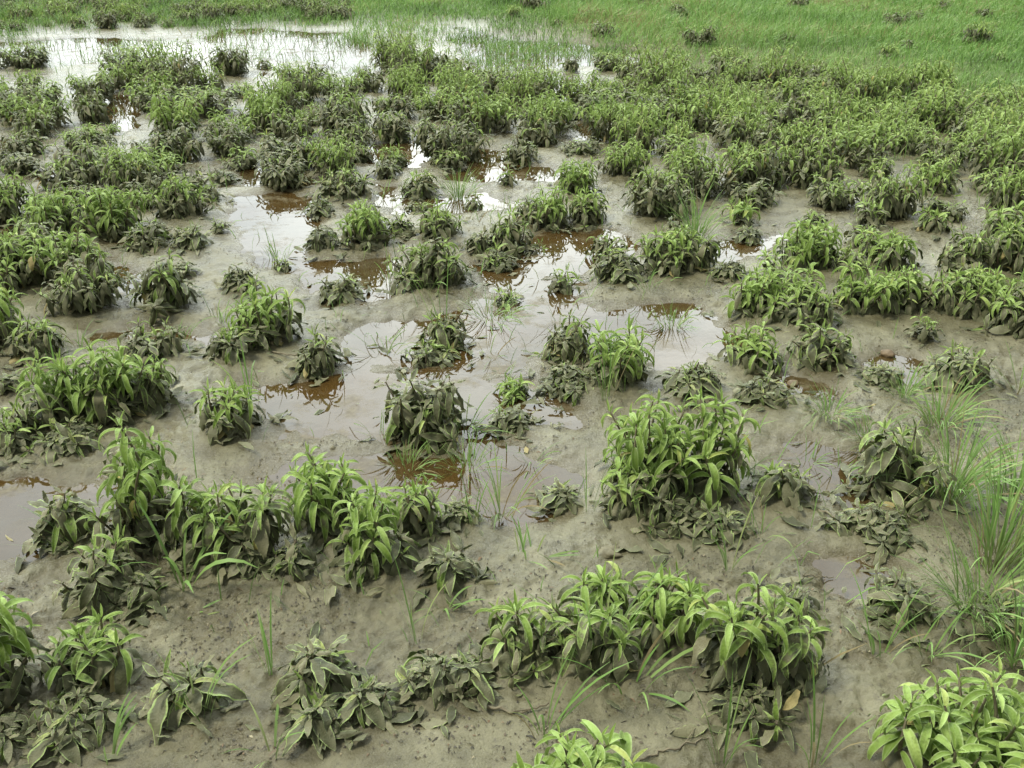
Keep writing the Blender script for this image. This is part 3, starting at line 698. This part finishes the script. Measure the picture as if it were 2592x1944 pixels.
# ------------------------------------------------------------------ grass
def blades(X, Y, Z, Hh, Wd, az, lean, curl, mud, red, rnd, seg=4):
    """many curved blades at once: arrays of the same length"""
    n = len(X); t = np.linspace(0, 1, seg+1)[None, :]
    ang = (math.pi/2-lean)[:, None] - curl[:, None]*t**1.5
    ds = (Hh/seg)[:, None]
    r = np.concatenate([np.zeros((n, 1)), np.cumsum(np.cos((ang[:, 1:]+ang[:, :-1])/2)*ds, 1)], 1)
    z = np.concatenate([np.zeros((n, 1)), np.cumsum(np.sin((ang[:, 1:]+ang[:, :-1])/2)*ds, 1)], 1)
    z = np.maximum(z, -.002 + 0*z)
    hw = Wd[:, None]*.5*np.array([.7, 1., .95, .7, .12] if seg == 4 else ([.8, 1., .12] if seg == 2 else [.6, .8, 1, 1, .9, .6, .1]))[None, :]
    ca, sa = np.cos(az)[:, None], np.sin(az)[:, None]
    cx = X[:, None]+r*ca; cy = Y[:, None]+r*sa; cz = Z[:, None]+z
    tw = (rnd*6.28)[:, None]*.15
    P1 = np.stack([cx-hw*sa, cy+hw*ca, cz+hw*tw], -1); P2 = np.stack([cx+hw*sa, cy-hw*ca, cz-hw*tw], -1)
    V = np.stack([P1, P2], 2).reshape(-1, 3)
    b = (np.arange(n)*(seg+1)*2)[:, None]+np.arange(seg)[None, :]*2
    F = np.stack([b, b+1, b+3, b+2], -1).reshape(-1, 4)
    md = np.repeat((mud[:, None]*(1-t)).clip(0, 1)[:, :, None], 2, 2).reshape(-1); rd = np.repeat((red[:, None]*np.clip(1-t*2.2, 0, 1))[:, :, None], 2, 2).reshape(-1)
    rr = np.repeat(rnd, (seg+1)*2); tt = np.repeat(np.repeat(t, n, 0)[:, :, None], 2, 2).reshape(-1)
    return V, F, np.stack([md, rd, rr, tt], 1)
def tuft(x, y, hpx, wpx, n, lab, wid=.004, red=0., name='grass_tuft', group='grass tufts of the flooded bed', lean=(.1, .7), curl=(.3, 1.6)):
    gx, gy = ground(x, y); gx = float(gx); gy = float(gy); s = FPX/K/(gy*CP+CAM_H*SP); th = math.atan2(CAM_H, gy)
    H = hpx/s/math.cos(th)*1.12; Rr = wpx/s*.5; n = int(n*1.25+1)
    a = rng.uniform(0, 6.28, n); rr = np.sqrt(rng.uniform(0, 1, n))*Rr*.35
    X = rr*np.cos(a); Y = rr*np.sin(a)*.8; az = a+rng.uniform(-.7, .7, n)
    V, F, A = blades(X, Y, np.zeros(n)-.004, H*rng.uniform(.5, 1.1, n), wid*rng.uniform(.6, 1.2, n), az, rng.uniform(*lean, n)*(.4+rr/(Rr*.35+1e-6)*.8), rng.uniform(*curl, n)*np.where(rng.uniform(0, 1, n) < .25, 1.8, .9),
                      rng.uniform(0, .5, n), np.full(n, red)*rng.uniform(.5, 1, n), np.where(rng.uniform(0, 1, n) < .07, 1., np.clip(rng.normal(.58, .22, n), 0, .9)), 6)
    o = obj(name, mesh(name, V, F, A, [GRASS]), None, (gx, gy, max(hz(gx, gy), -.01)))
    tag(o, lab, 'grass', group)
TF = [
 (2150,1235,220,330,48,'big grass tuft with reddish stems at the right edge',.0042,.6,(.05,.55),(.2,1.0)),
 (2195,1090,160,260,34,'dense bright grass at the right edge behind the red stemmed tuft',.004,.3,(.1,.6),(.4,1.6)),
 (2050,1090,170,200,45,'grass tuft growing into the yellowish muddy sage mound',.004,.1,(.1,.7),(.4,1.7)),
 (2100,1340,150,220,40,'grass fan below the red stemmed tuft',.0035,.2,(.2,.8),(.5,1.8)),
 (2190,1440,170,200,36,'grass tuft at the right edge above the corner bush',.0038,.1,(.1,.8),(.5,1.8)),
 (2000,1420,110,150,14,'thin grass tuft right of the lone dark grey sage',.0035,0,(.1,.8),(.3,1.6)),
 (1895,1420,120,110,8,'few grass blades in front of the lone dark grey sage',.004,0,(.1,.6),(.2,1.2)),
 (2030,930,110,200,40,'fine grass patch below the muddy sage by the brown stone',.0032,.1,(.2,.9),(.5,1.8)),
 (1950,870,70,120,22,'short grass right of the small right puddle',.003,0,(.2,.9),(.4,1.6)),
 (2195,860,100,170,16,'spiky red brown grass stubble at the right edge',.0035,1.,(.5,1.1),(.0,.3)),
 (1790,910,70,190,34,'thin pale grass on the mud bank right of the two big sages',.0026,0,(.3,1.1),(.4,1.8)),
 (1880,960,80,160,26,'thin grass at the back rim of the pale puddle on the right',.0026,0,(.3,1.1),(.4,1.8)),
 (1810,1020,60,140,16,'grass lying in the pale puddle on the right',.0026,0,(.6,1.3),(.2,1.2)),
 (1740,1000,60,150,14,'grass at the left end of the pale puddle on the right',.0026,0,(.5,1.2),(.4,1.5)),
 (1570,1250,130,70,5,'single bent grass stalk on the open mud between two sage groups',.0040,0,(.05,.4),(.3,1.2)),
 (1640,1180,90,110,8,'thin grass right of the fallen grey sage',.003,0,(.2,.9),(.5,1.6)),
 (1290,1440,210,150,7,'long grass blades crossing the right half of the broad front clump',.0040,0,(.02,.5),(.1,.9)),
 (1360,1500,130,230,8,'arching grass blades to the right of the broad front clump',.005,0,(.3,.9),(.6,1.3)),
 (1175,1600,150,160,7,'grass sprout on the mud above the bottom bright bush',.005,0,(.05,.6),(.3,1.1)),
 (1560,1665,130,140,7,'grass sprout at the bottom edge left of the corner bush',.0040,0,(.05,.5),(.2,.8)),
 (1760,1670,150,120,7,'tall light grass sprout beside the corner bush',.0042,0,(.05,.5),(.2,.9)),
 (1080,1120,140,150,14,'grass clump rooted in the near shore of the middle puddle',.004,.3,(.1,.7),(.5,1.6)),
 (1025,1150,120,70,6,'red based grass stalks by the brown crumpled sage',.0035,1.,(.1,.5),(.2,.7)),
 (1140,1220,70,260,9,'long grass blades lying flat on the open mud',.004,0,(.9,1.35),(.1,.5)),
 (905,1400,150,50,3,'single upright grass blade left of the arched grey pair',.0045,0,(.02,.2),(.1,.4)),
 (960,1330,70,170,7,'arched grass below the pale grey curled sage',.0045,0,(.5,1.),(.9,1.6)),
 (405,1280,150,130,7,'broad bladed grass with drooping tips in front of the long left row',.008,.2,(.1,.7),(.8,1.9)),
 (420,1330,30,200,6,'flattened grass straws on the smooth silt patch',.004,0,(1.2,1.45),(.0,.2)),
 (440,1570,150,80,6,'thin grass blades through the small limp grey sage',.004,0,(.02,.4),(.2,.6)),
 (585,1470,150,60,5,'upright thin grass between the front grey clumps',.0035,0,(.02,.3),(.1,.5)),
 (590,1640,90,110,5,'grass sprout at the bottom edge left of centre',.0045,0,(.1,.8),(.5,1.4)),
 (240,1660,90,90,5,'grass sprout among the flattened grey sage in the corner',.0045,0,(.1,.6),(.5,1.6)),
 (175,1195,110,120,6,'thin grass in the brown puddle on the left edge',.003,0,(.3,1.),(.2,.8)),
 (1270,1120,110,60,4,'grass stalks standing in the middle puddle by the flat grey sage',.003,0,(.02,.3),(.1,.6)),
 (1010,1010,70,230,30,'feathery green weed mat at the back shore of the middle puddle',.0022,0,(.2,1.2),(.2,1.2)),
 (880,1010,60,200,26,'feathery weed over the brown part of the middle puddle',.0022,0,(.3,1.2),(.2,1.2)),
 (1000,930,90,130,14,'green grass on the bank right of the tall grey sage',.003,0,(.2,.9),(.4,1.6)),
 (820,940,60,120,8,'tiny weeds on the shore of the bright pool',.0024,0,(.1,.9),(.2,1.)),
 (1310,880,160,60,5,'upright grass in front of the leaning clump right of the bright pool',.004,0,(.02,.3),(.1,.5)),
 (1150,1000,60,120,8,'small grass in front of the muddy low sage by the pool',.003,0,(.3,1.),(.5,1.5)),
 (545,900,180,90,4,'tall single bent blade behind the sage left of the bright pool',.005,0,(.02,.35),(.2,1.8)),
 (150,910,170,70,4,'blue green grass stalks in the broad sage hedge on the left',.005,0,(.02,.3),(.1,.5)),
 (470,700,90,120,10,'curved grass over the brown strip of water on the left',.0035,0,(.2,.8),(.6,1.8)),
 (390,750,80,100,10,'light grass standing in the brown strip of water on the left',.003,0,(.1,.8),(.4,1.3)),
 (175,760,60,90,6,'thin grass sprout on the mud right of the left edge sages',.003,0,(.1,.7),(.5,1.4)),
 (960,745,170,70,5,'tall grass stalk beside the dark upright stump',.0038,0,(.02,.3),(.1,.5)),
 (1060,690,90,190,26,'bent wiry grass in the wet silt of the middle',.0026,0,(.4,1.2),(.5,1.9)),
 (830,770,110,140,10,'looping dry grass in the left arm of the central water',.0026,.4,(.2,1.1),(.8,2.2)),
 (1060,770,60,120,8,'fallen grass rings floating in the central water',.0026,.2,(.6,1.3),(.4,1.4)),
 (1450,705,60,160,22,'grass growing from the brown water right of centre',.0028,0,(.2,1.1),(.3,1.6)),
 (1210,700,80,90,8,'thin stalks at the back of the leaning clump',.0028,0,(.1,.7),(.2,1.)),
 (1400,640,50,120,8,'fine grass before the dense ochre sage',.0026,0,(.3,1.),(.4,1.5)),
 (920,635,110,120,12,'green grass blades before the broad dusty dome',.0038,0,(.1,.7),(.3,1.4)),
 (840,620,90,100,10,'grass left of the broad dusty dome with pinkish bases',.0035,.7,(.1,.6),(.4,1.4)),
 (600,560,70,120,14,'bright grass tuft standing in the upper silt pool',.0035,0,(.1,.7),(.3,1.2)),
 (990,430,75,90,22,'bright grass tuft in the water above the centre',.0035,0,(.05,.6),(.3,1.2)),
 (1500,525,110,130,34,'tall grass tuft behind the dense ochre sage',.004,0,(.05,.6),(.3,1.3)),
 (1295,265,60,60,26,'bright upright grass tuft between the far puddles',.0045,0,(.02,.35),(.1,.8)),
 (1090,820,60,60,4,'single grass stalk behind the small bright green spray',.003,0,(.05,.4),(.2,.8)),
 (1880,620,60,100,10,'grass sprout between the green domes and the thick right group',.003,0,(.1,.8),(.3,1.4)),
 (2190,640,70,110,16,'grass at the right edge between drooping sages',.0035,0,(.1,.8),(.3,1.4)),
 (2210,560,70,130,20,'grass at the right edge, upper half',.0035,0,(.1,.8),(.3,1.4)),
]
for (x, y, h_, w_, n_, lab, wd, rd, le, cu) in TF: tuft(x, y, h_, w_, n_*(1 if n_ < 20 else 2), lab, wd, rd, lean=le, curl=cu)

def scatter_grass():
    """grass nobody could count: thick behind the bed, thin in the far pools and between the sages"""
    n0 = 900000
    # sample in the photo's ground area
    Y = np.sqrt(rng.uniform(1.5**2, 24**2, n0)); X = rng.uniform(-1, 1, n0)*(.62*Y+.8)
    px, py = pix(X, Y); sd = pud_sdf(X, Y)
    lim = np.interp(px, [-200, 0, 480, 800, 900, 1000, 1200, 1450, 1800, 2212, 2500], [92, 84, 62, 74, 96, 70, 98, 150, 195, 265, 290])
    dense = sstep(-26, 34, lim-py+60*fbm(X*1.3, Y*1.3, 4, 31))
    pool = ((sd > 0) & (py < 180)).astype(float)
    lawn = sstep(20, -40, py - np.interp(px, [1100, 1500, 2212], [-10, 30, 130]))
    clump = sstep(-.05, .35, fbm(X*1.8, Y*1.8, 3, 41))
    rho = dense*np.where(px < 760, .22+.4*clump, .36+.25*clump+.4*lawn) + .085*(.2+clump)*pool*(px < 830) + .30*pool*(px >= 830)*(.4+clump)
    right = sstep(1500, 2100, px)*(py < 480)
    rho = rho + (1-dense)*(py < 420)*(.012+.05*clump*clump+.085*right+.22*(px > 1400)*(py < 290)) + (py >= 420)*(.012+.085*clump+.05*clump*sstep(1450, 1850, px)*(py > 640)*(py < 1250))
    keep = rng.uniform(0, 1, n0) < rho
    X = X[keep]; Y = Y[keep]; px = px[keep]; py = py[keep]; lawn = lawn[keep]; n = len(X); print('grass', n)
    Z = np.maximum(height(X, Y, False), -.012)
    Hh = rng.uniform(.07, .20, n)*np.where(py < 150, 1.15, .8)*(.75+.9*np.clip(fbm(X*1.1+5, Y*1.1, 3, 81), -.3, .6))
    wd = np.interp(Y, [3, 8, 14], [.0028, .0045, .0075])*rng.uniform(.6, 1.3, n)
    rnd = np.clip(rng.normal(.50, .22, n)+.15*lawn+.55*fbm(X*.9, Y*.9, 4, 51), 0, 1)
    V, F, A = blades(X, Y, Z, Hh, wd, rng.uniform(0, 6.28, n), rng.uniform(.05, .7, n), rng.uniform(.2, 1.4, n), rng.uniform(-.7, .4, n).clip(0, 1), np.zeros(n), rnd, 2)
    tag(obj('grass', mesh('grass', V, F, A, [GRASS])), 'thin green grass growing through the far pools and thick behind the sage bed', 'grass', kind='stuff')
scatter_grass()

# ------------------------------------------------------------------ litter on the mud
def litter():
    n = 34000
    Y = rng.uniform(1.3, 7.0, n*3); X = rng.uniform(-1, 1, n*3)*(.60*Y+.4)
    cl_ = fbm(X*4, Y*4, 3, 61); keep = (rng.uniform(0, 1, n*3) < sstep(-.25, .45, cl_)/np.sqrt(Y)*1.1) & (pud_sdf(X, Y) < -.03)
    X = X[keep]; Y = Y[keep]; n = len(X); Z = height(X, Y)
    Lg = rng.uniform(.002, .009, n)*np.where(rng.uniform(0, 1, n) < .10, 3.0, 1); Wd = rng.uniform(.0007, .0026, n)
    az = rng.uniform(0, 6.28, n)
    t = np.array([0, .5, 1.]); hw = np.array([.4, 1., .2])
    cx = X[:, None]+np.cos(az)[:, None]*Lg[:, None]*t; cy = Y[:, None]+np.sin(az)[:, None]*Lg[:, None]*t; cz = Z[:, None]+np.array([0.0005, .004, .001])*rng.uniform(.3, 1.6, (n, 1))
    dx = -np.sin(az)[:, None]*Wd[:, None]*hw; dy = np.cos(az)[:, None]*Wd[:, None]*hw; dz = rng.uniform(-.002, .003, (n, 1))*hw
    V = np.stack([np.stack([cx+dx, cy+dy, cz+dz], -1), np.stack([cx-dx, cy-dy, cz], -1)], 2).reshape(-1, 3)
    b = (np.arange(n)*6)[:, None]+np.arange(2)[None, :]*2
    F = np.stack([b, b+1, b+3, b+2], -1).reshape(-1, 4)
    m, nn, l, p = mat('litter'); at = node(nn, 'ShaderNodeAttribute', attribute_name='tint'); sp = nn.new('ShaderNodeSeparateColor'); l.new(at.outputs['Color'], sp.inputs[0])
    l.new(ramp(nn, l, sp.outputs[2], [(0, (.035, .030, .022)), (.75, (.10, .085, .06)), (.93, (.20, .13, .07)), (1., (.38, .34, .22))]), p.inputs['Base Color']); p.inputs['Roughness'].default_value = .7
    A = np.repeat(rng.uniform(0, 1, n), 6); A = np.stack([A*0, A*0, A, A*0], 1)
    tag(obj('litter', mesh('litter', V, F, A, [m])), 'dark specks of rotted leaf litter strewn on the mud', 'litter', kind='stuff')
litter()

# a few single things lying about
def stone(x, y, wpx, lab, mt, name, cat, sq=.55, rough=.12):
    gx, gy = ground(x, y); gx = float(gx); gy = float(gy); s = FPX/K/(gy*CP+CAM_H*SP); r = wpx/s*.5
    n1, n2 = 18, 26; th = np.linspace(0, np.pi, n1)[:, None]; ph = np.linspace(0, 2*np.pi, n2, endpoint=False)[None, :]
    d = np.stack([np.sin(th)*np.cos(ph), np.sin(th)*np.sin(ph), np.cos(th)+0*ph], -1)
    rr = 1+rough*2*fbm(d[..., 0]*2+d[..., 2]*1.3+x, d[..., 1]*2-d[..., 2], 3, 71)
    V = (d*rr[..., None])*np.array([r, r*.75, r*sq]); i = np.arange(n1*n2).reshape(n1, n2)
    F = np.stack([i[:-1], i[1:], np.roll(i[1:], -1, 1), np.roll(i[:-1], -1, 1)], -1).reshape(-1, 4)
    o = obj(name, mesh(name, V.reshape(-1, 3), F, None, [mt]), None, (gx, gy, max(hz(gx, gy), 0)+r*sq*.45), (0, 0, U_(0, 3)))
    tag(o, lab, cat)
stone(1917, 768, 32, 'smooth brown stone on the mud behind the small right puddle', STONE, 'stone', 'stone')
stone(1712, 831, 30, 'half sunk brown stone at the foot of the round leafed grey sage', STONE, 'stone', 'stone', .4)
stone(1318, 1212, 52, 'grey pointed clod of mud behind the star tipped sage', CLOD, 'mud_clod', 'clod', .28, .3)
stone(2105, 1655, 40, 'dark clod of mud hidden beside the corner bush', CLOD, 'mud_clod', 'clod', .4, .3)
def twig(pts, lab, r=.0035):
    P = []
    for (x, y, z) in pts:
        gx, gy = ground(x, y); P.append((float(gx), float(gy), max(hz(float(gx), float(gy)), 0)+z))
    P = np.array(P); t = np.linspace(0, len(P)-1, 16); q = np.stack([np.interp(t, range(len(P)), P[:, k]) for k in range(3)], 1)
    q[1:-1] += rng.normal(0, .003, (14, 3))*np.array([1, 1, .4]); c = q[0].copy(); a = Acc(); tube(a, q-c, np.linspace(r, r*.45, 16), 6, (0, 0, .5, 0))
    # side twigs
    for k in (5, 10):
        d = np.array([U_(-.03, .03), U_(-.03, .03), .006]); tube(a, np.linspace(q[k]-c, q[k]-c+d, 5), np.linspace(r*.5, r*.25, 5), 5, (0, 0, .5, 0))
    tag(obj('twig', mesh('twig', *a.get(), [STEM]), None, tuple(c)), lab, 'twig')
twig([(230, 1195, .012), (300, 1240, .02), (365, 1262, .012)], 'bare branch lying under the tallest light green sage')
twig([(590, 775, .01), (640, 790, .02), (705, 760, .03)], 'fallen branch between the round green topped sage and its grey neighbour')
twig([(1050, 1545, .006), (1120, 1560, .006), (1185, 1540, .01)], 'thin dark twig in the mud before the broad front clump')
twig([(1765, 1120, .008), (1820, 1150, .02), (1855, 1170, .012)], 'bare twigs behind the wide dark sage on wet silt')
twig([(1380, 1660, .004), (1460, 1640, .006), (1530, 1615, .004)], 'long thin twig on the bare mud near the bottom, left of the corner bush', .0025)
twig([(1690, 1275, .004), (1740, 1262, .006), (1800, 1250, .004)], 'straight twig on the mud left of the lone dark grey sage', .0025)

def fallen_leaves():
    ac = Acc()
    for (gx, gy, wm, hm, c, lab, q) in W_REC:
        if gy > 6.5: continue
        for i in range({'G': 3, 'g': 9, 'H': 12, 'm': 16, 'M': 18}[c]):
            a = U_(0, 6.28); r = wm*.5*U_(.5, 1.45); x = gx+r*math.cos(a); y = gy+r*math.sin(a)
            z = max(hz(x, y), 0)+.004; mud = U_(.85, 1.)
            Ln = U_(.025, .085); leaf(ac, (x, y, z+U_(0, .012)), U_(0, 6.28), Ln, Ln*U_(.22, .42), U_(-.1, .45), U_(-.6, .1), U_(-.7, .6), mud, U_(.1, .95), 1, twist=U_(-1, 1), wav=.3, bend=U_(-.2, .2))
    for i in range(900):
        y = U_(1.4, 6); x = U_(-1, 1)*(.6*y+.2)
        if fbm(np.array([x*2.]), np.array([y*2.]), 3, 77)[0] < 0: continue
        Ln = U_(.012, .05); leaf(ac, (x, y, max(hz(x, y), 0)+.004), U_(0, 6.28), Ln, Ln*U_(.1, .4), U_(-.1, .3), U_(-.4, .1), U_(-.5, .5), U_(.6, 1.), U_(.1, 1), 2, twist=U_(-1, 1), wav=.3)
    tag(obj('fallen_leaves', mesh('fallen_leaves', *ac.get(), [LEAF])), 'muddy fallen sage leaves and scraps strewn between the plants', 'fallen leaves', kind='stuff')
fallen_leaves()

def crumbs():
    """little lumps of mud, in patches"""
    n = 60000
    Y = rng.uniform(1.3, 5.5, n); X = rng.uniform(-1, 1, n)*(.60*Y+.3)
    keep = (rng.uniform(0, 1, n) < sstep(.0, .45, fbm(X*3+4, Y*3, 4, 91))*.9/np.sqrt(Y)) & (pud_sdf(X, Y) < -.05)
    X = X[keep]; Y = Y[keep]; n = len(X); Z = height(X, Y); r = rng.gamma(2.2, .0010, n)+.0012
    ico = np.array([[0, 0, 1], [1, 0, .1], [.2, 1, 0], [-1, .2, .1], [-.1, -1, 0], [.5, .5, .8], [-.5, .4, .7], [.1, -.6, .75]], float)
    F0 = np.array([[0, 1, 5, 5], [0, 5, 6, 6], [5, 1, 2, 2], [6, 5, 2, 2], [6, 2, 3, 3], [0, 6, 3, 3], [0, 3, 7, 7], [7, 3, 4, 4], [0, 7, 1, 1], [7, 4, 1, 1]])[:, :3]
    V = ico[None]*rng.uniform(.6, 1.3, (n, 8, 3))*r[:, None, None]; th = rng.uniform(0, 6.28, n); c, s_ = np.cos(th)[:, None], np.sin(th)[:, None]
    V = np.stack([V[..., 0]*c-V[..., 1]*s_+X[:, None], V[..., 0]*s_+V[..., 1]*c+Y[:, None], V[..., 2]*.8+Z[:, None]-.0005], -1).reshape(-1, 3)
    F = ((np.arange(n)*8)[:, None, None]+F0[None]).reshape(-1, 3)
    tag(obj('mud_crumbs', mesh('mud_crumbs', V, F, None, [CLOD])), 'small crumbs of mud in patches on the smooth silt', 'mud crumbs', kind='stuff')
crumbs()
